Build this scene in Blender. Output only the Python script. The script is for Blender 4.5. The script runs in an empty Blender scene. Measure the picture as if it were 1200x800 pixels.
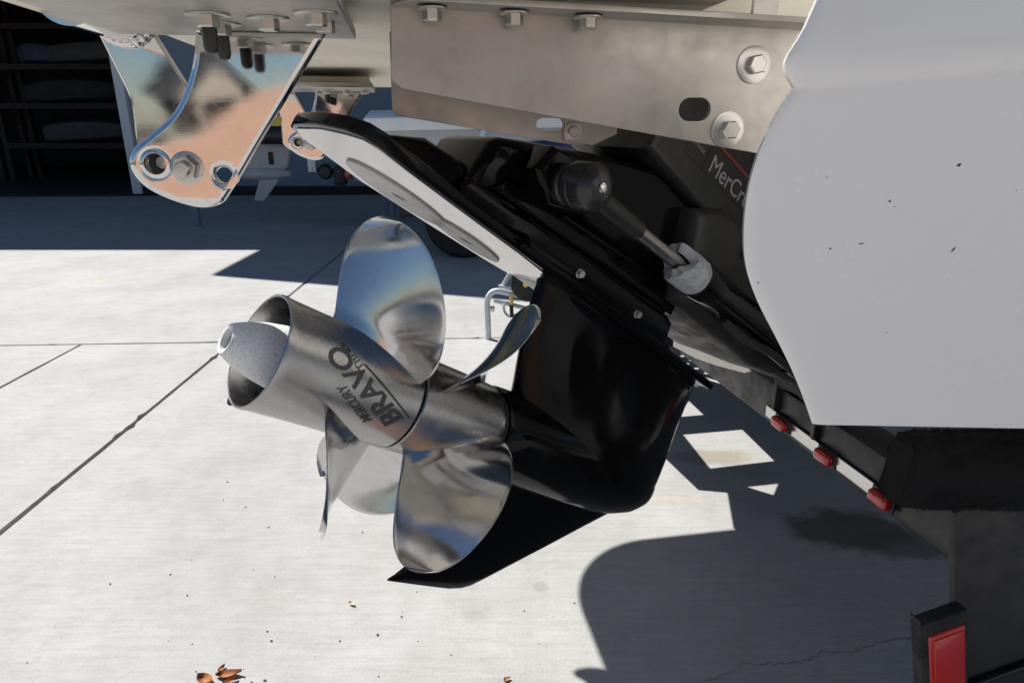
import bpy, bmesh, math, random
from mathutils import Vector, Matrix, Quaternion
from math import sin, cos, pi, radians, sqrt, atan, atan2
random.seed(7)
S = bpy.context.scene
COL = S.collection

# ------------------------------------------------------------------ camera, sky, sun, exposure
CAM_H = 1.15
cd = bpy.data.cameras.new('camera'); cam = bpy.data.objects.new('camera', cd); COL.objects.link(cam)
cam.location = (0, 0, CAM_H); cam.rotation_euler = (radians(90 - 18.4), 0, 0)
cd.sensor_width = 36; cd.lens = 36 * 780 / 1200; cd.clip_start = 0.02; cd.clip_end = 3000
S.camera = cam
SUN = Vector((-.631, .49, 1.0)).normalized()
w = bpy.data.worlds.new('World'); S.world = w; w.use_nodes = True
nt = w.node_tree; bg = nt.nodes['Background']
sky = nt.nodes.new('ShaderNodeTexSky'); sky.sky_type = 'NISHITA'; sky.sun_disc = False
sky.sun_elevation = math.asin(SUN.z); sky.sun_rotation = atan2(SUN.x, SUN.y) % (2 * pi)
sky.air_density = 1.0; sky.dust_density = 0.25; sky.ozone_density = 4.5
nt.links.new(sky.outputs[0], bg.inputs[0]); bg.inputs[1].default_value = 0.052
sd = bpy.data.lights.new('sun', 'SUN'); sd.energy = 4.8; sd.angle = radians(.53); sd.color = (1, .968, .925)
so = bpy.data.objects.new('sun', sd); COL.objects.link(so)
so.rotation_euler = (-SUN).to_track_quat('-Z', 'Y').to_euler(); so.location = (-3, 3, 8)
vs = S.view_settings; vs.view_transform = 'Standard'; vs.look = 'None'; vs.gamma = 1; vs.use_curve_mapping = False
vs.exposure = 0.7

# ------------------------------------------------------------------ frames of reference
def V3(*a): return Vector(a)
HD, TR = radians(37), radians(31.7)               # drive: steered heading, trim
DU = V3(cos(TR)*cos(HD), cos(TR)*sin(HD), -sin(TR)); DV = V3(sin(TR)*cos(HD), sin(TR)*sin(HD), cos(TR)); DW = V3(sin(HD), -cos(HD), 0)
DO = V3(-.26362, .65193, .92381)
def D(u, v, w): return DO + DU*u + DV*v + DW*w
PB = radians(10)                                   # boat heading
BF = V3(cos(PB), sin(PB), 0); BL = V3(-sin(PB), cos(PB), 0)
def B(f, l, z): return BF*f + BL*l + V3(0, 0, z)

# ------------------------------------------------------------------ materials
MATS = {}
def mat(name, col, rough=.5, metal=0, **kw):
    m = bpy.data.materials.new(name); m.use_nodes = True; N = m.node_tree; p = N.nodes['Principled BSDF']
    p.inputs['Base Color'].default_value = (*col, 1); p.inputs['Roughness'].default_value = rough; p.inputs['Metallic'].default_value = metal
    if 'coat' in kw: p.inputs['Coat Weight'].default_value = kw['coat']; p.inputs['Coat Roughness'].default_value = kw.get('coat_r', .05)
    if 'ior' in kw: p.inputs['IOR'].default_value = kw['ior']
    if 'sheen' in kw: p.inputs['Sheen Weight'].default_value = kw['sheen']
    tc = N.nodes.new('ShaderNodeTexCoord')
    def noise(scale, detail=5, rough=.6, vec=None):
        n = N.nodes.new('ShaderNodeTexNoise'); n.inputs['Scale'].default_value = scale; n.inputs['Detail'].default_value = detail; n.inputs['Roughness'].default_value = rough
        N.links.new(vec or tc.outputs['Object'], n.inputs['Vector']); return n.outputs['Fac']
    def ramp(fac, a, b, lo=0., hi=1.):
        r = N.nodes.new('ShaderNodeMapRange'); r.inputs[1].default_value = a; r.inputs[2].default_value = b; r.inputs[3].default_value = lo; r.inputs[4].default_value = hi
        N.links.new(fac, r.inputs[0]); return r.outputs[0]
    def mix(fac, c1, c2):
        x = N.nodes.new('ShaderNodeMix'); x.data_type = 'RGBA'
        if isinstance(fac, float): x.inputs[0].default_value = fac
        else: N.links.new(fac, x.inputs[0])
        for i, c in ((6, c1), (7, c2)):
            if isinstance(c, tuple): x.inputs[i].default_value = (*c, 1)
            else: N.links.new(c, x.inputs[i])
        return x.outputs[2]
    def stretch(sx, sy, sz, rot=(0, 0, 0)):
        mp = N.nodes.new('ShaderNodeMapping'); mp.inputs['Scale'].default_value = (sx, sy, sz); mp.inputs['Rotation'].default_value = rot
        N.links.new(tc.outputs['Object'], mp.inputs['Vector']); return mp.outputs[0]
    def bump(h, strength, dist=.001):
        b = N.nodes.new('ShaderNodeBump'); b.inputs['Strength'].default_value = strength; b.inputs['Distance'].default_value = dist
        N.links.new(h, b.inputs['Height']); N.links.new(b.outputs[0], p.inputs['Normal'])
    MATS[name] = m
    return m, N, p, noise, ramp, mix, stretch, bump

def grimy(name, col, dirt, rough=.4, metal=0, scale=9, lo=.5, hi=.75, amount=.6, rvar=.25, bmp=.0, **kw):
    m, N, p, noise, ramp, mix, stretch, bump = mat(name, col, rough, metal, **kw)
    f = ramp(noise(scale, 8, .65), lo, hi, 0, amount)
    N.links.new(mix(f, col, dirt), p.inputs['Base Color'])
    N.links.new(ramp(noise(scale*2.3, 6), .3, .7, max(0, rough-rvar*.4), min(1, rough+rvar)), p.inputs['Roughness'])
    if bmp: bump(noise(scale*40, 4), bmp, .0006)
    return m

def steel(name, col=(.62, .615, .6), rough=.12, rvar=.12, scr=.06, dirt=.15, wav=0.):
    m, N, p, noise, ramp, mix, stretch, bump = mat(name, col, rough, 1.0)
    d = ramp(noise(28, 8, .7), .55, .8, 0, dirt)
    d2 = ramp(noise(220, 3, .5), .68, .78, 0, dirt*1.6)
    mx = N.nodes.new('ShaderNodeMath'); mx.operation = 'MAXIMUM'; N.links.new(d, mx.inputs[0]); N.links.new(d2, mx.inputs[1])
    N.links.new(mix(mx.outputs[0], col, (.16, .13, .10)), p.inputs['Base Color'])
    N.links.new(ramp(noise(35, 7, .7), .3, .75, rough, rough+rvar), p.inputs['Roughness'])
    st = noise(90, 5, .7, stretch(1, 3, 9, (.6, .3, .2)))
    add = N.nodes.new('ShaderNodeMath'); add.operation = 'MULTIPLY_ADD'; add.inputs[1].default_value = wav
    N.links.new(noise(9, 2, .4), add.inputs[0]); N.links.new(st, add.inputs[2])
    bump(add.outputs[0], scr, .0006)
    return m

steel('polished', (.68, .67, .66), .025, .06, .012, .25, 26.0)
steel('blade_steel', (.60, .59, .58), .06, .13, .02, .4, 2.0)
steel('hub_steel', (.36, .352, .345), .2, .14, .08, .3)
steel('reflect_skin', (.47, .46, .445), .08, .15, .05, .3)  # bright metal standing in for gloss black reflecting the lit slab
steel('bolt_steel', (.55, .53, .5), .28, .15, .06, .35)
steel('rod_steel', (.45, .43, .41), .25, .1, .04, .2)
# brushed aluminium brackets with a dull, oxidised bloom
m, N, p, noise, ramp, mix, stretch, bump = mat('aluminium', (.5, .48, .45), .42, 1.0)
N.links.new(mix(ramp(noise(14, 8, .7), .45, .75, 0, .55), (.42, .40, .372), (.28, .262, .236)), p.inputs['Base Color'])
N.links.new(ramp(noise(50, 6), .3, .7, .34, .55), p.inputs['Roughness'])
bump(noise(70, 4, .6, stretch(1, 1, 12)), .12, .0006)
# gloss black paint of the drive
m, N, p, noise, ramp, mix, stretch, bump = mat('black_paint', (.003, .003, .0034), .16, 0, ior=1.24)
dust = ramp(noise(16, 9, .72), .6, .85, 0, .22); sp = ramp(noise(420, 3, .5), .715, .76, 0, .9)
mx = N.nodes.new('ShaderNodeMath'); mx.operation = 'MAXIMUM'; N.links.new(dust, mx.inputs[0]); N.links.new(sp, mx.inputs[1])
N.links.new(mix(mx.outputs[0], (.004, .004, .0045), (.04, .038, .035)), p.inputs['Base Color'])
N.links.new(ramp(noise(20, 7, .7), .4, .8, .07, .3), p.inputs['Roughness']); bump(noise(45, 3), .03, .002)
grimy('black_satin', (.012, .012, .013), (.05, .047, .043), .45, 0, 12, bmp=.05)
grimy('rubber', (.013, .013, .014), (.05, .045, .04), .75, 0, 18, bmp=.1)
grimy('zinc_light', (.52, .52, .51), (.38, .38, .375), .6, 0, 70, .4, .7, .8, .1, bmp=.3)
grimy('zinc', (.36, .375, .41), (.13, .137, .155), .7, 0, 95, .4, .75, .8, .1, bmp=.5)
m, N, p, noise, ramp, mix, stretch, bump = mat('zinc_white', (.62, .62, .61), .85, 0)
pit = noise(420, 4, .75); N.links.new(mix(ramp(pit, .52, .74, 0, .8), (.86, .86, .85), (.22, .22, .23)), p.inputs['Base Color']); bump(pit, .8, .002)
# white gelcoat
m, N, p, noise, ramp, mix, stretch, bump = mat('gelcoat', (.80, .79, .77), .25, 0, coat=.4, coat_r=.04)
N.links.new(mix(ramp(noise(48, 5, .7), .785, .790, 0, .9), mix(ramp(noise(5, 8, .7), .4, .9, 0, .25), (.86, .835, .795), (.75, .72, .675)), (.07, .05, .04)), p.inputs['Base Color'])
N.links.new(ramp(noise(7, 5), .35, .7, .16, .34), p.inputs['Roughness']); bump(noise(3.5, 2, .4), .12, .02)
m, N, p, noise, ramp, mix, stretch, bump = mat('cream_glass', (.72, .67, .56), .5, 0)
N.links.new(mix(ramp(noise(7, 9, .7), .4, .75, 0, .7), (.74, .69, .58), (.5, .44, .34)), p.inputs['Base Color']); bump(noise(60, 6), .25, .002)
# concrete
def concrete():
    m, N, p, noise, ramp, mix, stretch, bump = mat('concrete', (.5, .5, .48), .85, 0)
    g = N.nodes.new('ShaderNodeNewGeometry')
    def n2(scale, detail=6, rough=.65, sc=(1, 1, 1)):
        mp = N.nodes.new('ShaderNodeMapping'); mp.inputs['Scale'].default_value = sc; N.links.new(g.outputs['Position'], mp.inputs['Vector'])
        return noise(scale, detail, rough, mp.outputs[0])
    broom = n2(42, 7, .8, (.13, 1.5, 1)); blot = n2(1.7, 10, .74); fine = n2(150, 5, .75)
    c = mix(ramp(blot, .35, .7), (.44, .436, .424), (.315, .308, .294))
    c = mix(ramp(n2(14, 8, .8), .5, .72, 0, .35), c, (.27, .265, .25))
    c = mix(ramp(n2(.8, 6, .7, (1, .25, 1)), .58, .72, 0, .3), c, (.25, .245, .235))
    c = mix(ramp(broom, .45, .72, 0, .55), c, (.25, .247, .24))
    c = mix(ramp(fine, .54, .78, 0, .6), c, (.2, .197, .19))
    c = mix(ramp(n2(5, 9, .78), .54, .72, 0, .5), c, (.24, .228, .208))
    c = mix(ramp(n2(2.6, 7, .8), .6, .75, 0, .35), c, (.36, .30, .24))
    c = mix(ramp(n2(38, 6, .8), .6, .7, 0, .45), c, (.22, .215, .205))
    def spot(x, y, rx, ry, col, amt, warp=.25, wsc=9):
        mp = N.nodes.new('ShaderNodeMapping'); mp.vector_type = 'TEXTURE'; mp.inputs['Location'].default_value = (x, y, 0); mp.inputs['Scale'].default_value = (rx, ry, 1)
        N.links.new(g.outputs['Position'], mp.inputs['Vector'])
        ln = N.nodes.new('ShaderNodeVectorMath'); ln.operation = 'LENGTH'; N.links.new(mp.outputs[0], ln.inputs[0])
        a = N.nodes.new('ShaderNodeMath'); a.operation = 'MULTIPLY_ADD'; a.inputs[1].default_value = warp*6
        N.links.new(ramp(n2(wsc, 8, .7), 0, 1, -.5, .5), a.inputs[0]); N.links.new(ln.outputs['Value'], a.inputs[2])
        return mix(ramp(a.outputs[0], .72, 1.12, amt, 0), c, col)
    c = spot(1.0, 1.70, .19, .11, (.085, .075, .06), .85, .22, 11)          # wet oil stain behind the trailer beam
    c = spot(1.12, 1.62, .16, .07, (.10, .09, .075), .7, .25, 13)
    c = spot(.72, 2.14, .16, .06, (.27, .24, .19), .8, .25, 12)
    c = spot(.075, 1.44, .022, .022, (.27, .265, .25), .7, .12, 60)
    c = spot(.52, 1.86, .12, .02, (.50, .38, .28), .4, .25, 20)
    c = spot(-3.1, 4.9, .05, .04, (.5, .45, .2), .5, .2, 30)
    N.links.new(c, p.inputs['Base Color'])
    ad = N.nodes.new('ShaderNodeMath'); ad.operation = 'ADD'; N.links.new(broom, ad.inputs[0]); N.links.new(fine, ad.inputs[1])
    bump(ad.outputs[0], .5, .004)
concrete()
grimy('joint_dirt', (.035, .032, .028), (.09, .08, .07), .95, 0, 30)
mat('crack_dark', (.16, .155, .145), .95)
grimy('siding', (.20, .25, .32), (.15, .18, .23), .7, 0, 3, .4, .8, .5)
grimy('white_trim', (.72, .73, .74), (.5, .5, .48), .6, 0, 4, .5, .8, .5)
grimy('reflect_salmon', (.62, .38, .27), (.52, .31, .22), .9, 0, 3, .4, .7, .6)
grimy('stucco_beige', (.55, .47, .37), (.45, .38, .3), .9, 0, 3)
grimy('roof_shingle', (.045, .042, .045), (.07, .065, .06), .9, 0, 5)
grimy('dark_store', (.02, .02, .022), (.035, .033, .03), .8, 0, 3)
grimy('rack_brown', (.028, .018, .014), (.018, .013, .01), .7, 0, 6)  # rack and stored item colours darkened for the bay's deep shade
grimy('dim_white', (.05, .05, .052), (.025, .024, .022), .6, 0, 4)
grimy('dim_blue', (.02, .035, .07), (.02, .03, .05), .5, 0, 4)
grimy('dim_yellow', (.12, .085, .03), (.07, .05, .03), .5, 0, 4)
grimy('hull_grey', (.42, .43, .45), (.34, .34, .35), .3, 0, 3, coat=.3)
grimy('hull_white', (.78, .78, .78), (.6, .6, .58), .35, 0, 3)
grimy('hull_blue', (.012, .03, .11), (.01, .02, .06), .3, 0, 3)
grimy('galv', (.50, .53, .56), (.36, .37, .38), .45, .55, 20)
grimy('motor_grey', (.42, .43, .45), (.3, .3, .31), .4, 0, 8)
grimy('yellow_paint', (.62, .47, .05), (.4, .3, .06), .45, 0, 8)
grimy('beam_blue', (.16, .22, .30), (.1, .12, .15), .5, 0, 6)
grimy('trailer_black', (.010, .010, .0105), (.03, .0285, .026), .32, 0, 9, .5, .85, .5, .3, bmp=.04)
grimy('post_grey', (.017, .018, .019), (.04, .039, .037), .5, 0, 14, .45, .75, .7, .2, bmp=.08)
m, N, p, noise, ramp, mix, stretch, bump = mat('carpet', (.004, .004, .004), 1.0, 0)
cn = noise(420, 4, .8); N.links.new(mix(ramp(cn, .55, .8, 0, .5), (.003, .003, .003), (.016, .016, .016)), p.inputs['Base Color']); bump(cn, 1.0, .025)
mat('red_lens', (.42, .012, .01), .18, 0, coat=.6)
mat('red_reflector', (.55, .016, .014), .3, 0, coat=.5)
mat('chrome_strip', (.6, .6, .58), .2, 1)
mat('black_cap', (.01, .01, .01), .35)
mat('clear_tube', (.6, .66, .7), .2, 0, coat=.4)
mat('decal_black', (.012, .012, .013), .35)
mat('decal_white', (.26, .26, .26), .5)
mat('decal_grey', (.22, .2, .2), .5)
mat('decal_red', (.35, .03, .015), .45)
mat('engrave', (.10, .098, .095), .45, 1)
mat('brass', (.5, .36, .12), .35, 1)
grimy('cap_black', (.022, .022, .024), (.06, .058, .055), .28, 0, 40, .5, .8, .5, .15)
mat('hole_dark', (.01, .01, .01), .7)
m, N, p, noise, ramp, mix, stretch, bump = mat('leaf_brown', (.32, .11, .03), .7)
N.links.new(mix(ramp(noise(60, 5), .35, .7), (.42, .15, .04), (.16, .06, .025)), p.inputs['Base Color'])
mat('leaf_pale', (.55, .45, .28), .7)
mat('speck', (.10, .06, .035), .9)

# ------------------------------------------------------------------ object helpers
def thing(name, label, cat, loc, group=None):
    o = bpy.data.objects.new(name, None); COL.objects.link(o); o.location = loc; o.empty_display_size = .05
    o['label'] = label; o['category'] = cat
    if group: o['group'] = group
    return o
def link(name, me, mt, parent=None, smooth=True, auto=35):
    """world-space mesh data -> object whose origin is its parent's"""
    me.name = name
    if mt and not me.materials: me.materials.append(MATS[mt])
    o = bpy.data.objects.new(name, me); COL.objects.link(o)
    if parent is not None:
        o.parent = parent; o.matrix_parent_inverse = Matrix.Translation(-origin_of_world(parent))
    if smooth:
        for pl in me.polygons: pl.use_smooth = True
        if auto: me.set_sharp_from_angle(angle=radians(auto))
    return o
def origin_of_world(o):
    # parents sit at a translation only (empties) or at zero with inverse (meshes under an empty)
    return o.location if o.parent is None else V3(0, 0, 0)
def pyd(verts, faces):
    me = bpy.data.meshes.new('m'); me.from_pydata([tuple(v) for v in verts], [], faces); me.update(); return me
def frommb(bm):
    bmesh.ops.recalc_face_normals(bm, faces=bm.faces)
    me = bpy.data.meshes.new('m'); bm.to_mesh(me); bm.free(); return me
def join(*meshes):
    bm = bmesh.new()
    for m_ in meshes: bm.from_mesh(m_)
    me = bpy.data.meshes.new('m'); bm.to_mesh(me); bm.free()
    for m_ in meshes: bpy.data.meshes.remove(m_)
    return me
def boxm(c, e1, e2, e3, a, b, h, bev=0., seg=2):
    bm = bmesh.new(); bmesh.ops.create_cube(bm, size=1)
    for v in bm.verts: v.co = c + e1*(v.co.x*a) + e2*(v.co.y*b) + e3*(v.co.z*h)
    bmesh.ops.recalc_face_normals(bm, faces=bm.faces)
    if bev: bmesh.ops.bevel(bm, geom=bm.edges[:], offset=bev, segments=seg, affect='EDGES', profile=.5)
    return frommb(bm)
X, Y, Z = V3(1, 0, 0), V3(0, 1, 0), V3(0, 0, 1)
def wbox(x0, x1, y0, y1, z0, z1, bev=0.): return boxm(V3((x0+x1)/2, (y0+y1)/2, (z0+z1)/2), X, Y, Z, x1-x0, y1-y0, z1-z0, bev)
def perp(a):
    a = a.normalized(); t = Z if abs(a.z) < .9 else X
    e = a.cross(t).normalized(); return e, a.cross(e).normalized()
def lathe(prof, o, a, seg=48, closed=True, e=None):
    """prof: (axial, radius) list; axis a from o"""
    a = a.normalized(); e1, e2 = perp(a) if e is None else (e, a.cross(e))
    vs_, fs = [], []
    for s, r in prof:
        for i in range(seg):
            t = 2*pi*i/seg; vs_.append(o + a*s + e1*(r*cos(t)) + e2*(r*sin(t)))
    n = len(prof)
    for j in range(n-1):
        for i in range(seg):
            k = (i+1) % seg; fs.append((j*seg+i, j*seg+k, (j+1)*seg+k, (j+1)*seg+i))
    if closed:
        fs.append(tuple(range(seg))[::-1]); fs.append(tuple((n-1)*seg+i for i in range(seg)))
    bm = bmesh.new(); me = pyd(vs_, fs); bm.from_mesh(me); bpy.data.meshes.remove(me); bmesh.ops.remove_doubles(bm, verts=bm.verts, dist=1e-6)
    return frommb(bm)
def tube(pts, r, seg=12, cap=True):
    pts = [Vector(p_) for p_ in pts]; rs = r if isinstance(r, (list, tuple)) else [r]*len(pts)
    vs_, fs = [], []; e1 = None
    for i, p_ in enumerate(pts):
        t = (pts[min(i+1, len(pts)-1)] - pts[max(i-1, 0)]).normalized()
        if e1 is None: e1, _ = perp(t)
        e1 = (e1 - t*e1.dot(t)).normalized(); e2 = t.cross(e1)
        for k in range(seg):
            a = 2*pi*k/seg; vs_.append(p_ + e1*(rs[i]*cos(a)) + e2*(rs[i]*sin(a)))
    for i in range(len(pts)-1):
        for k in range(seg):
            q = (k+1) % seg; fs.append((i*seg+k, i*seg+q, (i+1)*seg+q, (i+1)*seg+k))
    if cap: fs.append(tuple(range(seg))[::-1]); fs.append(tuple((len(pts)-1)*seg+k for k in range(seg)))
    return pyd(vs_, fs)
def smooth_path(P, n=8, closed=False):
    P = [Vector(p_) for p_ in P]; out = []; m_ = len(P)
    for i in range(m_ if closed else m_-1):
        g = lambda k: P[k % m_] if closed else P[min(max(k, 0), m_-1)]
        a, b, c, d = g(i-1), g(i), g(i+1), g(i+2)
        for j in range(n):
            t = j/n
            out.append(.5*((2*b) + (c-a)*t + (2*a-5*b+4*c-d)*t*t + (3*b-a-3*c+d)*t**3))
    if not closed: out.append(P[-1])
    return out
def plate(outline, o, e1, e2, e3, thick, bev=.001, holes=(), seg=2):
    """flat plate cut from an outline (with holes) in the plane e1,e2, centred on o along e3"""
    c = bpy.data.curves.new('c', 'CURVE'); c.dimensions = '2D'; c.fill_mode = 'BOTH'
    for poly in (outline, *holes):
        s = c.splines.new('POLY'); s.points.add(len(poly)-1); s.use_cyclic_u = True
        for i, p_ in enumerate(poly): s.points[i].co = (p_[0], p_[1], 0, 1)
    c.extrude = max(thick/2 - bev, 1e-5); c.bevel_depth = bev; c.bevel_resolution = seg; c.offset = -bev
    ob = bpy.data.objects.new('c', c); COL.objects.link(ob)
    me = bpy.data.meshes.new_from_object(ob); bpy.data.objects.remove(ob); bpy.data.curves.remove(c)
    M = Matrix((( e1.x, e2.x, e3.x, o.x), (e1.y, e2.y, e3.y, o.y), (e1.z, e2.z, e3.z, o.z), (0, 0, 0, 1)))
    me.transform(M)
    bm = bmesh.new(); bm.from_mesh(me); bmesh.ops.remove_doubles(bm, verts=bm.verts, dist=1e-6); bpy.data.meshes.remove(me)
    return frommb(bm)
def circ(x, y, r, n=28, ry=None): return [(x + r*cos(2*pi*i/n), y + (ry or r)*sin(2*pi*i/n)) for i in range(n)]
def slot(x0, x1, y, r, n=10):
    return [(x1 + r*cos(-pi/2+pi*i/n), y + r*sin(-pi/2+pi*i/n)) for i in range(n+1)] + [(x0 + r*cos(pi/2+pi*i/n), y + r*sin(pi/2+pi*i/n)) for i in range(n+1)]
def bolt(o, a, af, head, washer=0., rot=0.):
    """hex head of across-flats af on a washer, growing along a from o"""
    a = a.normalized(); parts = []
    if washer: parts.append(lathe([(0, washer*.45), (0, washer), (.0012, washer), (.0016, washer*.95), (.0016, washer*.45)], o, a, 32, False)); o = o + a*.0016
    e1, e2 = perp(a); e1, e2 = e1*cos(rot)+e2*sin(rot), e2*cos(rot)-e1*sin(rot); r = af/sqrt(3)
    vs_, fs = [], []
    for s, q in ((0, r), (head*.85, r), (head, r*.86)):
        for i in range(6): vs_.append(o + a*s + e1*(q*cos(pi*i/3)) + e2*(q*sin(pi*i/3)))
    for j in range(2):
        for i in range(6): k = (i+1) % 6; fs.append((j*6+i, j*6+k, j*6+6+k, j*6+6+i))
    fs.append(tuple(range(12, 18))); parts.append(pyd(vs_, fs))
    bm = bmesh.new()
    for m_ in parts: bm.from_mesh(m_); bpy.data.meshes.remove(m_)
    return frommb(bm)
def text_mesh(body, size, extrude=0., bold=0., sx=1., shear=0.):
    c = bpy.data.curves.new('t', 'FONT'); c.body = body; c.size = size; c.extrude = extrude; c.offset = bold; c.shear = shear
    ob = bpy.data.objects.new('t', c); COL.objects.link(ob)
    me = bpy.data.meshes.new_from_object(ob); bpy.data.objects.remove(ob); bpy.data.curves.remove(c)
    for v in me.vertices: v.co.x *= sx
    return me
def flat_normals(o):
    md = o.modifiers.new('weighted', 'WEIGHTED_NORMAL'); md.weight = 100; md.keep_sharp = False; return o
def struct(o): o['kind'] = 'structure'; return o

# ------------------------------------------------------------------ ground: base sheet and concrete slabs
g = struct(link('ground', pyd([(-150, -150, -.02), (150, -150, -.02), (150, 150, -.02), (-150, 150, -.02)], [(0, 1, 2, 3)]), 'joint_dirt', None, False))
xs = [-14.0, -9.2, -4.9, -2.32, -1.52, 2.6, 6.8, 11.0, 16.0]
ysn = [-14.0, -9.5, -5.0, -.7, 3.45, 7.2, 11.0]
GAP = .006
def slab_pt(x, y): return V3(x - .012*(y-3), y + .05*(x+1.5), 0)     # joints run a hair off square
for i in range(len(xs)-1):
    for j in range(len(ysn)-1):
        x0, x1, y0, y1 = xs[i], xs[i+1], ysn[j], ysn[j+1]
        if j >= 4 and x0 == -2.32: continue                           # the short strip joins its neighbour beyond the cross joint
        if j >= 4 and x1 == -2.32: x1 = -1.52
        near = x1 > -6 and x0 < 4 and y1 > -1 and y0 < 9
        c = [slab_pt(x0+GAP, y0+GAP), slab_pt(x1-GAP, y0+GAP), slab_pt(x1-GAP, y1-GAP), slab_pt(x0+GAP, y1-GAP)]
        cc = sum(c, V3(0, 0, 0))/4; ring = []
        for k in range(4):
            p0, p1 = c[k], c[(k+1) % 4]; ns_ = max(1, int((p1-p0).length/.035)) if near else 1
            nrm_ = (p1-p0).normalized().cross(Z)*-1; wob = 0
            for q in range(ns_):
                wob = wob*.7 + random.uniform(-.0008, .0011); chip = random.uniform(.004, .012) if random.random() < .035 else 0
                ring.append(p0 + (p1-p0)*(q/ns_) + (nrm_*(max(wob, -.002) + chip) if near and q else V3(0, 0, 0)))
        m_ = len(ring)
        vs_ = [q + (cc-q).normalized()*.005 for q in ring] + [q + V3(0, 0, -.005) for q in ring] + [q + V3(0, 0, -.018) for q in ring]
        fs = [tuple(range(m_))] + [(k, k+m_, (k+1) % m_+m_, (k+1) % m_) for k in range(m_)] + [(k+m_, k+2*m_, (k+1) % m_+2*m_, (k+1) % m_+m_) for k in range(m_)]
        bm = bmesh.new(); me = pyd(vs_, fs); bm.from_mesh(me); bpy.data.meshes.remove(me)
        link('concrete_slab', frommb(bm), 'concrete', g, False)
# hairline crack in the near slab
rp = [(.30, 1.06), (.40, 1.12), (.467, 1.151), (.52, 1.185), (.60, 1.18), (.649, 1.188), (.70, 1.215), (.776, 1.213), (.84, 1.245), (.962, 1.266), (1.05, 1.30), (1.2, 1.31)]
rp2 = []
for i in range(len(rp)-1):
    for k in range(6):
        t = k/6; rp2.append((rp[i][0]*(1-t)+rp[i+1][0]*t + random.uniform(-.006, .006), rp[i][1]*(1-t)+rp[i+1][1]*t + random.uniform(-.006, .006)))
vs_, fs = [], []
for i, (x, y) in enumerate(rp2):
    h = random.uniform(.0006, .0016); vs_ += [(x, y-h, .0006), (x, y+h, .0006)]
    if i: fs.append((2*i-2, 2*i, 2*i+1, 2*i-1))
link('crack', pyd(vs_, fs), 'crack_dark', g, False)

# ------------------------------------------------------------------ storage building behind
WY = 11.15
bl = thing('storage_building', 'blue grey storage building with open dark bay and white door trim', 'building', (-6, WY, 0))
nb = 0
for k in range(24):
    z0 = .12 + k*.2
    link('siding_board', boxm(V3(-.55+.0, WY+.06-.012, z0+.1), X, (Y*1 + Z*.07).normalized(), (Z - Y*.07).normalized(), 11.0, .022, .205), 'siding', bl, False)
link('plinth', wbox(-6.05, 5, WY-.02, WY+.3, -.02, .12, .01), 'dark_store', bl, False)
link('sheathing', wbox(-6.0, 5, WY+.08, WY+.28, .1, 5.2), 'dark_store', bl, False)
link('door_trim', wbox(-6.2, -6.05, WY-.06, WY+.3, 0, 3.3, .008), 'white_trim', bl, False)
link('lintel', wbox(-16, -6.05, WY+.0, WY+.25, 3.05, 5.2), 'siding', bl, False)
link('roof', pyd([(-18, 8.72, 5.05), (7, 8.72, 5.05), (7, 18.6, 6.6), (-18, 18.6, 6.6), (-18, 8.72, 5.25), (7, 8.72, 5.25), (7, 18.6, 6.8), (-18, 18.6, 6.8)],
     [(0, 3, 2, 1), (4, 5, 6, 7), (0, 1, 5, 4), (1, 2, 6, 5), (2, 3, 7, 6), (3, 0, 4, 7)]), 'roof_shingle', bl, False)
aw = [(-5.25, 8.85), (-5.24, 7.35), (-2.96, 6.62), (1.6, 5.16), (1.6, 8.85)]  # unseen panel added overhead to cast the stepped shadow on the slabs
link('shadow_panel', plate(aw, V3(0, 0, 4.62), X, Y, Z, .1, .01), 'roof_shingle', bl, False)
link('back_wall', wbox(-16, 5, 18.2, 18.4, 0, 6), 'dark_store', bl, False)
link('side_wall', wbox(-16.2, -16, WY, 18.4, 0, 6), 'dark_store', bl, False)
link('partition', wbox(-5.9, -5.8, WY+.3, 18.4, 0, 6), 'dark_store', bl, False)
link('bay_floor', wbox(-16, -5.9, WY-.05, 18.4, -.03, .012), 'dark_store', bl, False)
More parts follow.
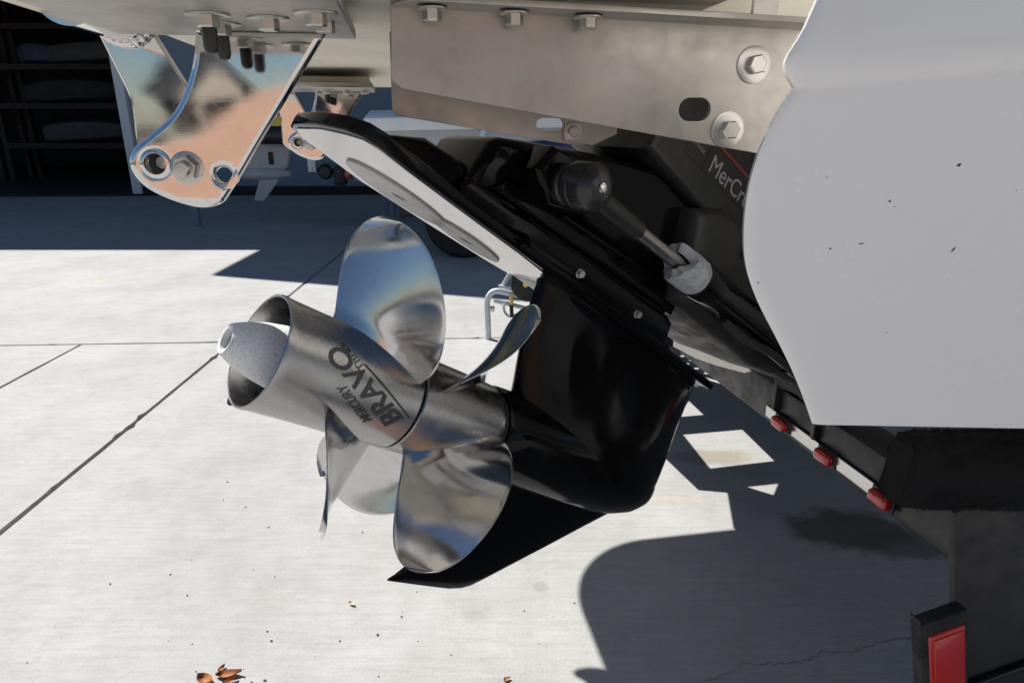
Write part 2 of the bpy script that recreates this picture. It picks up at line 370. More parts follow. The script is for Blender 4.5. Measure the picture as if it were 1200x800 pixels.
# racks inside the bay
def rack(x0, x1, y, label, seed):
    R = random.Random(seed)
    t = thing('storage_rack', label, 'rack', ((x0+x1)/2, y, 0), 'storage racks inside the bay')
    for x in (x0, x1):
        for dy in (0, .8): link('upright', wbox(x-.05, x+.05, y+dy-.05, y+dy+.05, 0, 4.2), 'rack_brown', t, False)
    for z in (.72, 1.45, 2.15, 2.85, 3.6):
        s = link('shelf', join(wbox(x0, x1, y-.06, y-.01, z-.1, z), wbox(x0, x1, y-.01, y+.85, z-.03, z-.01)), 'rack_brown', t, False)
    return t
def stored(kind, c, sz, m_, label, cat, seed):
    """a rounded hull-like or tapered item lying on a shelf"""
    R = random.Random(seed); vs_, fs = [], []; n, k = 9, 10
    for i in range(n):
        t = i/(n-1); wv = (sin(pi*(.12+.8*t))**.6); up = kind*(t**2)
        for j in range(k):
            a = 2*pi*j/k; ca, sa = cos(a), sin(a)
            q = abs(ca)**.6*(1 if ca > 0 else -1); r = abs(sa)**.6*(1 if sa > 0 else -1)
            vs_.append((c[0]+(t-.5)*sz[0], c[1]+q*sz[1]*.5*wv, c[2]+sz[2]*.5+r*sz[2]*.5*(wv if r > 0 else 1)+up*sz[2]*.3))
    for i in range(n-1):
        for j in range(k): q = (j+1) % k; fs.append((i*k+j, i*k+q, (i+1)*k+q, (i+1)*k+j))
    fs += [tuple(range(k)), tuple((n-1)*k+j for j in range(k))]
    bm = bmesh.new(); me = pyd(vs_, fs); bm.from_mesh(me); bpy.data.meshes.remove(me)
    o = link('stored_item', frommb(bm), m_, None); o.name = cat.replace(' ', '_'); o['label'] = label; o['category'] = cat; o['group'] = 'things stored on the racks'
    return o
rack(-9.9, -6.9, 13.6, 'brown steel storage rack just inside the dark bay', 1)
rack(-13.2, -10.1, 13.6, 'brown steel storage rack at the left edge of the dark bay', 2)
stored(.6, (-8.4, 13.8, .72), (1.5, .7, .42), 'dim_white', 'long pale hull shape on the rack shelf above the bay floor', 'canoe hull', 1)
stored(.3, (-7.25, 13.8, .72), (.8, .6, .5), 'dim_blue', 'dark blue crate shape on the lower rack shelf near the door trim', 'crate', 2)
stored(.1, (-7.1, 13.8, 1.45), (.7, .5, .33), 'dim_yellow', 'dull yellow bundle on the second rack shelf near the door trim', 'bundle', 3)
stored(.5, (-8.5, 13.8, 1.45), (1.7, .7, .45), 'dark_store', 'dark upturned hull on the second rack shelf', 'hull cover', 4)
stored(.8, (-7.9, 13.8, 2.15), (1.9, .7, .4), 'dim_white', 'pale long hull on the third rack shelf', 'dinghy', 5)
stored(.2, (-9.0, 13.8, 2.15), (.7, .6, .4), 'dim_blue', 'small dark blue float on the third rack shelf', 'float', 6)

# ------------------------------------------------------------------ houses and an added salmon panel behind the camera (seen in the polished metal)
def house(x, y, wd, dp, h, rh, wall, label, rz):
    t = thing('house', label, 'house', (x, y, 0))
    c, s = cos(rz), sin(rz); P_ = lambda a, b, z: V3(x + a*c - b*s, y + a*s + b*c, z)
    a, b = wd/2, dp/2
    v = [P_(-a, -b, 0), P_(a, -b, 0), P_(a, b, 0), P_(-a, b, 0), P_(-a, -b, h), P_(a, -b, h), P_(a, b, h), P_(-a, b, h), P_(0, -b, h+rh), P_(0, b, h+rh)]
    link('wall', pyd(v, [(0, 1, 5, 8, 4), (2, 3, 7, 9, 6), (1, 2, 6, 5), (3, 0, 4, 7)]), wall, t, False)
    e = .5; k = rh/a
    r = [P_(-a-e, -b-e, h-e*k), P_(0, -b-e, h+rh), P_(a+e, -b-e, h-e*k), P_(-a-e, b+e, h-e*k), P_(0, b+e, h+rh), P_(a+e, b+e, h-e*k)]
    r += [q + V3(0, 0, .25) for q in r]
    link('roof', pyd(r, [(0, 1, 4, 3), (1, 2, 5, 4), (6, 9, 10, 7), (7, 10, 11, 8), (3, 4, 10, 9), (4, 5, 11, 10), (0, 6, 7, 1), (1, 7, 8, 2), (0, 3, 9, 6), (2, 8, 11, 5)]), 'roof_shingle', t, False)
    for k2 in (-.5, .45):
        link('window', boxm(P_(a*k2, b+.02, h*.55), V3(c, s, 0), V3(-s, c, 0), Z, 1.3, .06, 1.2), 'hole_dark', t, False)
    return t
house(-2.3, -36, 3.4, 7, 2.7, 1.7, 'stucco_beige', 'beige house with dark gable roof across the yard', .05)
house(9, -16, 9, 8, 3.2, 2.4, 'stucco_beige', 'wide beige house with dark roof at the yard corner', -.3)
gw = thing('reflection_panel', 'salmon stucco garden wall across the yard', 'wall', (1.75, -7.3, 0))
link('panel', plate([(-1.9, 0), (4.2, 0), (4.2, 2.5), (1.7, 2.5), (.75, 1.72), (-.2, 1.42), (-1.0, .95), (-1.9, .85)], V3(0, -7.3, 0), X, Z, Y, .2, .01), 'reflect_salmon', gw, False)  # added panel, stands in for the salmon reflection in the polished bracket


# ------------------------------------------------------------------ the motorboat: hull, transom, platform
boat = thing('motorboat', 'white motorboat hull with glossy side and cream swim platform on black trailer', 'boat', B(1.5, 1.2, 0))
edge = [(.914, .333), (.936, .322), (.963, .307), (.993, .288), (1.025, .268), (1.054, .256), (1.089, .252), (1.119, .255), (1.145, .264), (1.163, .274), (1.171, .279), (1.179, .271), (1.185, .269), (1.202, .280), (1.226, .289), (1.26, .30), (1.45, .33)]
def lat_of(z):
    K = [(.914, .4525), (.925, .4512), (.94, .4495), (.97, .4465), (1.01, .443), (1.05, .4395), (1.09, .4355), (1.12, .432), (1.145, .4288), (1.163, .4262), (1.1705, .4254), (1.173, .4238), (1.177, .4220), (1.181, .4210), (1.19, .4200), (1.198, .4196), (1.206, .4195), (1.23, .4196), (1.45, .43)]
    z = min(max(z, .914), 1.45)
    for (a, la), (b, lb) in zip(K, K[1:]):
        if a <= z <= b: return la + (lb-la)*(z-a)/(b-a)
    return K[-1][1]
def dz_of(z, f):
    q = min(max(f-.29, 0), 1.0); k = min(max((z-.914)/(1.19-.914), 0), 1)
    return q*(-.10*(1-k) + .11*k)
low_e = smooth_path([V3(f, z, 0) for z, f in edge[:10]], 5); top_e = [V3(f, z, 0) for z, f in edge[10:]]
ez = [(q.y, q.x) for q in low_e[:-1]] + [(1.163, .2745), (1.168, .2775), (1.1705, .2785), (1.173, .2765), (1.177, .2725), (1.181, .270), (1.185, .2695), (1.190, .2715), (1.198, .277), (1.206, .2815), (1.226, .2895), (1.26, .30), (1.45, .33)]
FF = [0, .003, .008, .02, .05, .1, .16, .24, .34, .5, .8, 1.2, 2.0, 3.2, 4.6]
vs_, fs = [], []; nc = len(FF)+3
for z, f0 in ez:
    f0 = f0*lat_of(z)/.45
    row = [B(.62, lat_of(z)+.055, z), B(f0+.03, lat_of(z)+.03, z), B(f0+.004, lat_of(z)+.012, z)]
    for k, d in enumerate(FF):
        f = f0 + d; bul = .0025 if k == 0 else (.0006 if k == 1 else 0)
        nar = .03*max(f-1, 0)**2
        row.append(B(f, lat_of(z)+bul+nar, z + dz_of(z, f)))
    vs_ += row
for j in range(len(ez)-1):
    for i in range(nc-1): fs.append((j*nc+i, j*nc+i+1, (j+1)*nc+i+1, (j+1)*nc+i))
link('hull_side', pyd(vs_, fs), 'gelcoat', boat, True, 50)
rail = tube([B(.30 + .25*k, .405 + .03*max(.30+.25*k-1, 0)**2, 1.305 + .11*min(.25*k, 1)) for k in range(17)], .035, 16)
link('shade_rail', rail, 'gelcoat', boat)  # unseen rail added to shade the upper hull side
# paint chips and scuffs on the side
RC = random.Random(11)
for (f, z, L, W_, a0) in ((.404, 1.119, .0042, .0022, .3), (.355, 1.094, .0022, .002, 0), (.420, 1.056, .0060, .0016, .9), (.340, 1.063, .0048, .0010, 0), (.315, 1.060, .0022, .0012, .4), (.360, 1.090, .0012, .0010, 0), (.262, 1.036, .0018, .0013, .2), (.300, 1.112, .0012, .001, 0), (.46, 1.10, .0018, .0008, .5), (.38, .99, .0014, .001, 0)):
    pts_ = []
    for i in range(11):
        a_ = 2*pi*i/11; rr = RC.uniform(.55, 1.15); x_, y_ = L*.5*rr*cos(a_), W_*.5*rr*sin(a_)
        ff, zz = f + x_*cos(a0) - y_*sin(a0), z + x_*sin(a0) + y_*cos(a0)
        zr = zz
        for _ in range(4): zr = zz - dz_of(zr, ff)
        pts_.append(B(ff, lat_of(zr) - .0004, zz))
    link('paint_chip', pyd(pts_, [tuple(range(11))]), 'speck', boat, False)
# bottom (vee) and port side, deck
vs_, fs = [], []
secs = [.62, .8, 1.2, 2.4, 4.8]
for f in secs:
    nar = .03*max(f-1, 0)**2; zc = .914 + dz_of(.914, f)
    vs_ += [B(f, .457+nar, zc), B(f, .47+nar, zc-.004), B(f+.02, .8, zc-.1), B(f+.04, 1.2, zc-.2), B(f+.02, 1.6, zc-.1), B(f, 1.95-nar, zc), B(f, 1.98-nar, 1.2), B(f, 1.96-nar, 1.5), B(f, 1.2, 1.6), B(f, .456+nar, 1.5)]
for j in range(len(secs)-1):
    for i in range(9): fs.append((j*10+i, j*10+i+1, (j+1)*10+i+1, (j+1)*10+i))
link('hull_bottom', pyd(vs_, fs), 'gelcoat', boat, True, 30)
link('transom', pyd([B(.66, .50, .89), B(.68, 1.2, .72), B(.66, 1.93, .89), B(.60, 1.95, 1.5), B(.60, .50, 1.5)], [(0, 1, 2, 3, 4)]), 'gelcoat', boat, False)
# platform
pl = [(-.27, .57), (-.25, .535), (-.2, .52), (.29, .52), (.30, .535), (.31, .72), (.60, .73), (.60, 2.30)]
pl += [(-.01 + .0*0 - .26*sin(a), 2.04 + .26*cos(a)) for a in [i*pi/2/12 for i in range(13)]]
link('swim_platform', plate(pl, V3(0, 0, 1.29), BF, BL, Z, .085, .012, seg=3), 'cream_glass', boat, True, 40)
link('strap', boxm(B(.362, .655, 1.275), BF, BL, Z, .026, .005, .10, .001), 'aluminium', boat, False)

# ------------------------------------------------------------------ polished platform brackets (starboard, port)
KB = 1.0645
def polished_bracket(label, off):
    def Bq(f, l, z): return B(f*KB, l*KB, CAM_H + (z-CAM_H)*KB) + BL*off[0] + Z*off[1]
    sc = lambda P_: [(x*KB, CAM_H + (y-CAM_H)*KB) for x, y in P_]
    def Bp(l): return BL*(l*KB + off[0]) + Z*off[1]
    t = thing('platform_bracket', label, 'bracket', Bq(-.15, .66, 1.08), 'polished brackets under the swim platform')
    out = smooth_path([V3(*q, 0) for q in [(-.150, 1.219), (-.1505, 1.21), (-.157, 1.187), (-.173, 1.158), (-.195, 1.139), (-.210, 1.128), (-.2155, 1.114), (-.208, 1.098), (-.190, 1.086), (-.166, 1.078), (-.148, 1.0805), (-.138, 1.091), (-.126, 1.107), (-.110, 1.130)]], 6)
    out = [(q.x, q.y) for q in out] + [(-.088, 1.161), (-.052, 1.211), (-.046, 1.219)]
    flat_normals(link('front_plate', plate(sc(out), Bp(.6255), BF, Z, -BL, .014, .0058, [sc(circ(-.1940, 1.115, .0088)), sc(circ(-.1415, 1.105, .0066))], 5), 'polished', t, True, 0))
    out2 = smooth_path([V3(*q, 0) for q in [(-.259, 1.232), (-.255, 1.219), (-.246, 1.192), (-.239, 1.166), (-.240, 1.131), (-.238, 1.108), (-.215, 1.092), (-.18, 1.10), (-.168, 1.135)]], 6)
    out2 = [(q.x, q.y) for q in out2] + [(-.187, 1.183), (-.211, 1.232)]
    flat_normals(link('rear_plate', plate(sc(out2), Bp(.7235), BF, Z, -BL, .008, .003, (), 4), 'polished', t, True, 0))
    zf = 1.2225 + off[1]
    def Bx(f, l, z): return B(f, l, z) + BL*off[0]
    link('mounting_flange', plate([(-.225, .46), (-.232, .47), (-.232, .70), (-.026, .705), (-.028, .46)], BL*off[0] + Z*(zf+.005), BF, BL, Z, .010, .0015), 'aluminium', t, False)
    link('packing_pad', plate([(-.275, .53), (-.275, .80), (-.035, .80), (-.035, .53)], BL*off[0] + Z*(zf+.0175), BF, BL, Z, .015-off[1]*.0, .002), 'cream_glass', t, False)
    link('spacer', boxm(Bq(-.205, .682, 1.105), BF, BL, Z, .022, .08, .022, .008), 'polished', t)
    # tube stub with its weld bead
    link('tube', lathe([(0, .019), (0, .0245), (.12, .0245), (.12, .019)], Bq(-.232, .60, 1.240), BL, 36), 'polished', t)
    path = [Bq(-.232 + .0235*cos(a), .7165, 1.240 + .0235*sin(a)) for a in [pi*1.02 + i*pi*.96/60 for i in range(61)]]
    link('weld_bead', tube(path, [.0042 + .0011*abs(sin(i*.62)) for i in range(61)], 10), 'polished', t)
    for k, (f, l, w_) in enumerate([(-.1245, .560, 1), (-.127, .612, 1), (-.0845, .572, 0), (-.047, .540, 0), (-.045, .592, 0)]):
        b = link('bolt', bolt(Bx(f, l, zf-.0002), -Z, .0135, .0075, .0155 if k != 4 else .0, .3+k), 'bolt_steel', t, True, 30)
        if w_: link('rubber_cap', lathe([(0, .0054), (.014, .0054), (.0175, .0042), (.019, .001)], Bx(f, l, zf-.0085), -Z, 20), 'black_cap', b)
    link('bushing', lathe([(0, .0092), (0, .0135), (.0022, .0128), (.0032, .0108), (.0032, .0092)], Bq(-.194, .6203, 1.115), -BL, 40, False), 'polished', t)
    link('recessed_bolt', lathe([(0, .0001), (0, .0058), (.002, .0053), (.003, .0001)], Bq(-.194, .638, 1.115), -BL, 24, False), 'bolt_steel', t)
    link('recess_floor', lathe([(0, .0001), (0, .013)], Bq(-.194, .640, 1.115), -BL, 24, False), 'hole_dark', t)
    n = link('nut', bolt(Bq(-.1695, .6203, 1.1115), -BL, .0205, .011, .0152, .25), 'bolt_steel', t, True, 30)
    link('stud', lathe([(0, .0068), (.005, .0068), (.0068, .0052), (.0070, .0001)], Bq(-.1695, .6203, 1.1115) - BL*.0125, -BL, 24, False), 'bolt_steel', n)
    return t
polished_bracket('polished mirror bracket with two black capped bolts under the near corner of the platform', (0, 0))
polished_bracket('smaller looking polished bracket under the far side of the platform, behind the drive plate', (.99, -.012))

# ------------------------------------------------------------------ aluminium angle brackets holding the platform
t = thing('angle_bracket', 'dull aluminium angle bracket with oval slot running under the platform to the white hull', 'bracket', B(.2, .62, 1.12), 'aluminium angle brackets')
web = [(.007, 1.2405), (.0045, 1.188), (.006, 1.181), (.013, 1.1755), (.30, 1.1275), (.392, 1.112), (.402, 1.118), (.395, 1.2285)]
link('web', plate(web, B(0, .6225, 0), BF, Z, -BL, .005, .0006, [slot(.2775, .2885, 1.1590, .0103)]), 'aluminium', t, False)
fl = [(.012, .598), (.026, .580), (.383, .580), (.385, .6195), (.007, .6195)]
e1 = (BF + Z*-.027).normalized()
link('flange', plate(fl, V3(0, 0, 1.2415), e1, BL, Z, .005, .0006), 'aluminium', t, False)
for k, f in enumerate((.040, .108, .172)):
    link('bolt', bolt(B(f, .602, 1.2375-.027*f), -Z, .0135, .0085, .0125, .4+k), 'bolt_steel', t, True, 30)
link('bolt', bolt(B(.3375, .620, 1.1985), -BL, .0155, .0085, .0165, .2), 'bolt_steel', t, True, 30)
link('bolt', bolt(B(.3175, .620, 1.1410), -BL, .0155, .0085, .0165, .05), 'bolt_steel', t, True, 30)
t = thing('angle_bracket', 'thinner slotted aluminium bar lower and behind the large angle bracket', 'bracket', B(.1, .75, 1.12), 'aluminium angle brackets')
link('web', plate([(.006, 1.235), (.0045, 1.160), (.008, 1.1545), (.21, 1.1215), (.235, 1.13), (.235, 1.235)], B(0, .7525, 0), BF, Z, -BL, .005, .0006, [slot(.166, .183, 1.1450, .0068)]), 'aluminium', t, False)
link('lap_plate', plate([(.190, 1.1275), (.222, 1.1225), (.250, 1.135), (.250, 1.235), (.190, 1.235)], B(0, .747, 0), BF, Z, -BL, .004, .0006), 'aluminium', t, False)
link('bolt', bolt(B(.199, .745, 1.1375), -BL, .0105, .006, .010, .2), 'bolt_steel', t, True, 30)

# ------------------------------------------------------------------ stern drive
sdv = thing('stern_drive', 'gloss black stern drive tilted up behind the boat with silver anode plate', 'stern drive', D(.5, -.2, 0))
# gearcase: torpedo + leg
bul = [(.322, .0540), (.322, .0600), (.326, .0620), (.36, .0640), (.42, .0665), (.50, .0680), (.58, .0665), (.63, .062), (.67, .054), (.697, .043), (.715, .030), (.724, .015), (.727, .0001)]
gear = link('gearcase', lathe(bul, DO, DU, 56), 'black_paint', sdv, True, 40)
def foil(n=17):
    pts = []
    for i in range(n):
        x = .5*(1-cos(pi*i/(n-1))); yt = 1.0*(x**.55)*((1-x)**.42)*1.9; pts.append((x, min(yt, 1.0)))
    return pts
FO = foil()
vs_, fs = [], []
secL = [(.232, .300, .57, .064), (.222, .305, .62, .055), (.21, .309, .67, .047), (.203, .309, .715, .045), (.195, .309, .7255, .043), (.165, .316, .727, .042), (.13, .326, .7275, .045), (.10, .337, .727, .051), (.08, .345, .7265, .0565), (.06, .352, .725, .062), (.04, .358, .723, .0665), (.02, .362, .722, .069), (0, .365, .720, .0695)]
for v, te, le, h in secL:
    ring = [(te + (le-te)*x, h*y) for x, y in FO] + [(te + (le-te)*x, -h*y) for x, y in FO[-2:0:-1]]
    for u, w_ in ring: vs_.append(D(u, v, w_))
nr = len(ring)
for j in range(len(secL)-1):
    for i in range(nr): k = (i+1) % nr; fs.append((j*nr+i, j*nr+k, (j+1)*nr+k, (j+1)*nr+i))
link('leg', pyd(vs_, fs), 'black_paint', sdv, True, 60)
for i in range(16):
    v = random.uniform(.0, .19); r_ = random.uniform(.0006, .0019)
    link('paint_chip', lathe([(-r_*.6, r_*.2), (-r_*.3, r_), (r_*.3, r_*.8), (r_*.6, r_*.1)], D(.7265 - random.uniform(0, .004), v, random.uniform(-.001, .010)), (DU*.6+DW*.8), 6), 'decal_white', gear, False)
link('drain_screw', bolt(D(.60, -.0615, .0), -DV, .013, .003, .009), 'bolt_steel', gear, True, 30)
# skeg
vs_, fs = [], []
secS = [(-.035, .40, .70, .016), (-.06, .425, .665, .012), (-.09, .398, .622, .0085), (-.12, .373, .579, .0075), (-.15, .348, .536, .0068), (-.18, .324, .492, .006), (-.205, .305, .456, .005), (-.218, .295, .436, .004), (-.224, .2885, .421, .0028), (-.2275, .287, .40, .0012)]
for v, te, le, h in secS:
    ring = [(te + (le-te)*x, h*y) for x, y in FO] + [(te + (le-te)*x, -h*y) for x, y in FO[-2:0:-1]]
    for u, w_ in ring: vs_.append(D(u, v, w_))
for j in range(len(secS)-1):
    for i in range(nr): k = (i+1) % nr; fs.append((j*nr+i, j*nr+k, (j+1)*nr+k, (j+1)*nr+i))
fs.append(tuple((len(secS)-1)*nr+i for i in range(nr)))
link('skeg', pyd(vs_, fs), 'black_paint', sdv, True, 50)
# anti-ventilation plate
e1 = (DU - DV*.012).normalized(); e2 = DW; e3 = e1.cross(e2)*-1
if e3.dot(DV) < 0: e3 = -e3
side_s = [(-.060, .108), (-.048, .128), (-.030, .1305), (.022, .118), (.114, .0985), (.20, .083), (.262, .072), (.33, .071)]
side_p = [(.33, -.088), (.27, -.090), (.126, -.080), (.052, -.073), (.0, -.052), (-.040, -.036), (-.0605, -.021), (-.066, .0), (-.068, .06)]
po = D(0, .2195, 0) + e3*.007
pt = link('anti_ventilation_plate', plate(side_s+side_p, po, e1, e2, e3, .014, .003, seg=3), 'black_paint', sdv, True, 40)
e1b = (DU - DV*.062).normalized(); e3b = e1b.cross(DW); e3b = e3b if e3b.dot(DV) > 0 else -e3b
fr = [(0, .0705), (.12, .070), (.27, .071), (.330, .074), (.352, .071), (.345, .055), (.375, .03), (.39, .0), (.375, -.03), (.345, -.05), (.27, -.07), (.12, -.084), (0, -.087)]
link('forward_flange', plate(fr, D(.332, .2155, 0) + e3b*.007, e1b, DW, e3b, .0128, .003, seg=3), 'black_paint', sdv, True, 40)
und = [(-.052, .10), (-.044, .121), (-.030, .124), (.022, .112), (.114, .093), (.20, .077), (.262, .060), (.285, .035), (.296, .0), (.305, -.045), (.32, -.080), (.27, -.084), (.126, -.074), (.052, -.067), (.0, -.046), (-.040, -.029), (-.054, -.014), (-.060, .0), (-.060, .06)]
link('underside_skin', plate(und, po - e3*.0075, e1, e2, e3, .0016, .0004), 'reflect_skin', pt, False)  # metal skin puts the lit concrete's reflection onto the black underside
for (cu, cw, ru, rw, rt) in ((.076, -.010, .083, .040, -.32), (.192, -.024, .072, .030, -.32)):
    ol = [(cu + ru*cos(a)*cos(rt) - rw*sin(a)*sin(rt), cw + ru*cos(a)*sin(rt) + rw*sin(a)*cos(rt)) for a in [2*pi*i/40 for i in range(40)]]
    an = link('anode', plate(ol, po - e3*.0092, e1, e2, e3, .003, .0008, [circ(cu, cw, .010, 20, .006)]), 'zinc_light', pt, False)
    link('screw_recess', plate(circ(cu, cw, .0098, 20, .0058), po - e3*.0086, e1, e2, e3, .001, .0002), 'black_satin', an, False)
# spine on top of the plate
vs_, fs = [], []
for (u, h, wd) in ((-.02, .008, .030), (.015, .030, .034), (.05, .048, .038), (.09, .049, .042), (.14, .050, .052), (.20, .052, .060)):
    v0 = .228 - .012*u
    for w_, k in ((wd*1.35, 0), (wd, .35), (wd*.8, .85), (wd*.62, 1), (-wd*.62, 1), (-wd*.8, .85), (-wd, .35), (-wd*1.35, 0)): vs_.append(D(u, v0+h*k, w_+.012))
for j in range(5):
    for i in range(7): fs.append((j*8+i, j*8+i+1, (j+1)*8+i+1, (j+1)*8+i))
fs += [tuple(range(8))]
link('spine', pyd(vs_, fs), 'black_paint', sdv, True, 40)
# lower ledge and upper housing
low = [(.10, .228), (.094, .246), (.098, .258), (.50, .256), (.515, .25), (.522, .212), (.3, .224)]
link('drive_ledge', plate(low, D(0, 0, 0), DU, DV, DW, .150, .006, seg=3), 'black_paint', sdv, True, 40)
upp = [(.104, .252), (.113, .309), (.122, .320), (.150, .333), (.257, .378), (.36, .418), (.50, .450), (.55, .45), (.53, .275), (.50, .245), (.2, .24)]
link('upper_housing', plate(upp, D(0, 0, 0), DU, DV, DW, .122, .014, seg=4), 'black_paint', sdv, True, 40)
rib = [(.13, .262), (.15, .286), (.49, .300), (.515, .285), (.515, .262)]
link('side_rib', plate(rib, D(0, 0, 0), DU, DV, DW, .138, .007, seg=3), 'black_paint', sdv, True, 40)
for u, v in ((.30, .236), (.432, .233)):
    link('bolt', bolt(D(u, v, .075), DW, .009, .005, .006), 'bolt_steel', sdv, True, 30)
# bell housing, gimbal and cover with the maker's decal
link('bell_housing', plate([(.48, .276), (.44, .40), (.50, .432), (.80, .432), (.92, .42), (.92, .285), (.81, .272), (.74, .262), (.61, .270)], D(0, 0, 0), DU, DV, DW, .20, .03, seg=4), 'black_satin', sdv, True, 40)
cov = link('drive_cover', plate([(.315, .420), (.325, .565), (.40, .60), (.84, .60), (.86, .42), (.6, .40)], D(0, 0, 0), DU, DV, DW, .157, .012, seg=3), 'black_satin', sdv, True, 40)
def flat_text(name, body, size, u, v, w_, m_, parent, bold=0., sx=1., shear=0., ang=0.):
    me = text_mesh(body, size, .0002, bold, sx, shear); ca, sa = cos(ang), sin(ang)
    for q in me.vertices:
        x, y, z = q.co; q.co = D(u + x*ca - y*sa, v + x*sa + y*ca, w_ + z)
    return link(name, me, m_, parent, False)
dec = link('decal', plate([(.425, .452), (.425, .493), (.80, .493), (.80, .452)], D(0, 0, .0788), DU, DV, DW, .0008, .0001), 'decal_black', cov, False)
flat_text('lettering', 'MerCruiser', .0365, .436, .4575, .0796, 'decal_white', dec, 0)
link('decal', plate([(.378, .452), (.378, .493), (.421, .493), (.421, .452)], D(0, 0, .0788), DU, DV, DW, .0008, .0001), 'decal_black', cov, False)
flat_text('lettering', 'Three', .0115, .388, .470, .0796, 'decal_grey', dec)
link('stripe', plate([(.43, .4965), (.43, .4985), (.80, .4985), (.80, .4965)], D(0, 0, .0788), DU, DV, DW, .0008, .0001), 'decal_red', cov, False)
# trim ram
PV = D(.200, .308, 0)
tr_ = link('trim_ram', lathe([(.020, .034), (.045, .027), (.060, .0245), (.108, .0245), (.110, .0220), (.116, .0220), (.118, .0255), (.119, .0265), (.126, .0265), (.127, .0255), (.129, .0255), (.130, .0265), (.146, .0265), (.148, .0258), (.156, .0150), (.157, .0135), (.157, .0001)], PV, DW, 44), 'cap_black', sdv, True, 35)
link('pivot_bolt', lathe([(.1565, .0060), (.1595, .0058), (.1605, .004), (.1605, .0001)], PV, DW, 20, False), 'chrome_strip', tr_)
link('pivot_lug', plate([(.150, .300), (.165, .335), (.205, .345), (.24, .335), (.245, .29), (.19, .276)], D(0, 0, .078), DU, DV, DW, .05, .010, seg=3), 'black_paint', tr_, True, 40)
RA, RB = D(.21, .313, .112), D(.88, .312, .112); rd = (RB-RA).normalized()
link('rod_boot', lathe([(.02, .014), (.115, .0125), (.117, .011)], RA, rd, 28), 'black_satin', tr_)
link('rod', lathe([(.10, .0095), (.32, .0095)], RA, rd, 28), 'rod_steel', tr_)
# zinc collar with two scooped ends
seg = 48; vs_, fs = [], []; ca1, ca2 = perp(rd)
for ring_i, (r0, s_) in enumerate(((.0125, 'a'), (.0262, 'a'), (.0272, 'm'), (.0268, 'b'), (.02, 'b'))):
    for i in range(seg):
        a = 2*pi*i/seg; sc = .203 + .018*(.5+.5*cos(2*a+1.0))**2 + .0015*sin(9*a)
        s2 = {'a': sc, 'm': .235, 'b': .258}[s_]
        vs_.append(RA + rd*s2 + ca1*(r0*cos(a)) + ca2*(r0*sin(a)))
for j in range(4):
    for i in range(seg): k = (i+1) % seg; fs.append((j*seg+i, j*seg+k, (j+1)*seg+k, (j+1)*seg+i))
link('anode_collar', pyd(vs_, fs), 'zinc', tr_, True, 40)
link('cylinder', lathe([(.252, .024), (.258, .0285), (.30, .0285), (.303, .027), (.60, .027), (.61, .030), (.66, .030)], RA, rd, 40), 'black_paint', tr_, True, 35)
link('hose', tube(smooth_path([D(.60, .40, .13), D(.585, .37, .135), D(.60, .345, .13), D(.66, .34, .13), D(.72, .355, .13), D(.80, .35, .12)], 6), .007, 12), 'rubber', tr_)
link('hose', tube(smooth_path([D(.56, .285, .12), D(.62, .278, .13), D(.70, .285, .135), D(.82, .28, .135)], 6), .0065, 12), 'rubber', tr_)
link('hose_fitting', bolt(D(.565, .395, .10), DW, .016, .016, .012), 'black_satin', tr_, True, 30)
#link('drain_boss', lathe([(0, .03), (.05, .03), (.055, .025), (.055, .0001)], D(.66, .225, .10), DU, 32), 'black_satin', sdv, True, 35)

# ------------------------------------------------------------------ propellers
RH = .061
def blade_mesh(p, hand, cup=.006, ns=25, nx=36):
    th0, u0, pit, cm, k, sk, rk, R, n = p
    top, bot, mid_ = [], [], []
    for i in range(nx+1):
        x = 1-(1-i/nx)**2.1 if i else -.05
        xx = max(x, 0); r = RH + (R-RH)*x
        hc = cm*(k+(1-k)*sin(pi*min(xx*.9, 1)))*sqrt(max(1-xx**n, 0))
        hc = max(hc, .0012)
        ms = sk*xx*xx*cm; be = atan(pit/r)
        row = []
        for j in range(ns):
            q = -cos(pi*j/(ns-1))
            s = ms + hc*q
            th = th0 + s*cos(be)/r*hand; u = u0 + s*sin(be) + rk*(r-RH)
            tk = (.0052*(1-xx)**1.0 + .0011)*sqrt(max(1-q*q, 0)) + .0005 + .010*math.exp(-max(x, 0)/.035)*(1-q*q)**.5
            row.append((u, r, th, tk, q, be, xx))
        mid_.append(row)
    vs_, fs = [], []
    for sgn in (1, -1):
        for row in mid_:
            for (u, r, th, tk, q, be, xx) in row:
                # unit normal of the helicoid
                er = DV*cos(th) + DW*sin(th); et = -DV*sin(th) + DW*cos(th)
                nrm = (DU*cos(be) - et*(hand*sin(be)))
                P_ = DO + DU*u + er*r + nrm*(sgn*tk*.5)
                P_ -= nrm*(cup*(max(-q, 0)**3)*xx*1.0)
                vs_.append(P_)
    M = (nx+1)*ns
    for i in range(nx):
        for j in range(ns-1):
            a = i*ns+j; fs.append((a, a+1, a+ns+1, a+ns)); fs.append((M+a, M+a+ns, M+a+ns+1, M+a+1))
        a = i*ns; fs.append((a, a+ns, M+a+ns, M+a)); b = i*ns+ns-1; fs.append((b, M+b, M+b+ns, b+ns))
    for j in range(ns-1): a = nx*ns+j; fs.append((a, a+1, M+a+1, M+a))
    bm = bmesh.new(); me = pyd(vs_, fs); bm.from_mesh(me); bpy.data.meshes.remove(me)
    return frommb(bm)
RP = [.413, .118, .092, .0785, .79, -.672, -.16, .1885, 6.0]
FP = [2.024, .251, .092, .074, .834, -.821, -.056, .207, 5.9]
rear = thing('propeller', 'rear three bladed stainless propeller with open exhaust hub and engraved lettering', 'propeller', D(.08, -.19, 0), 'counter rotating propellers')
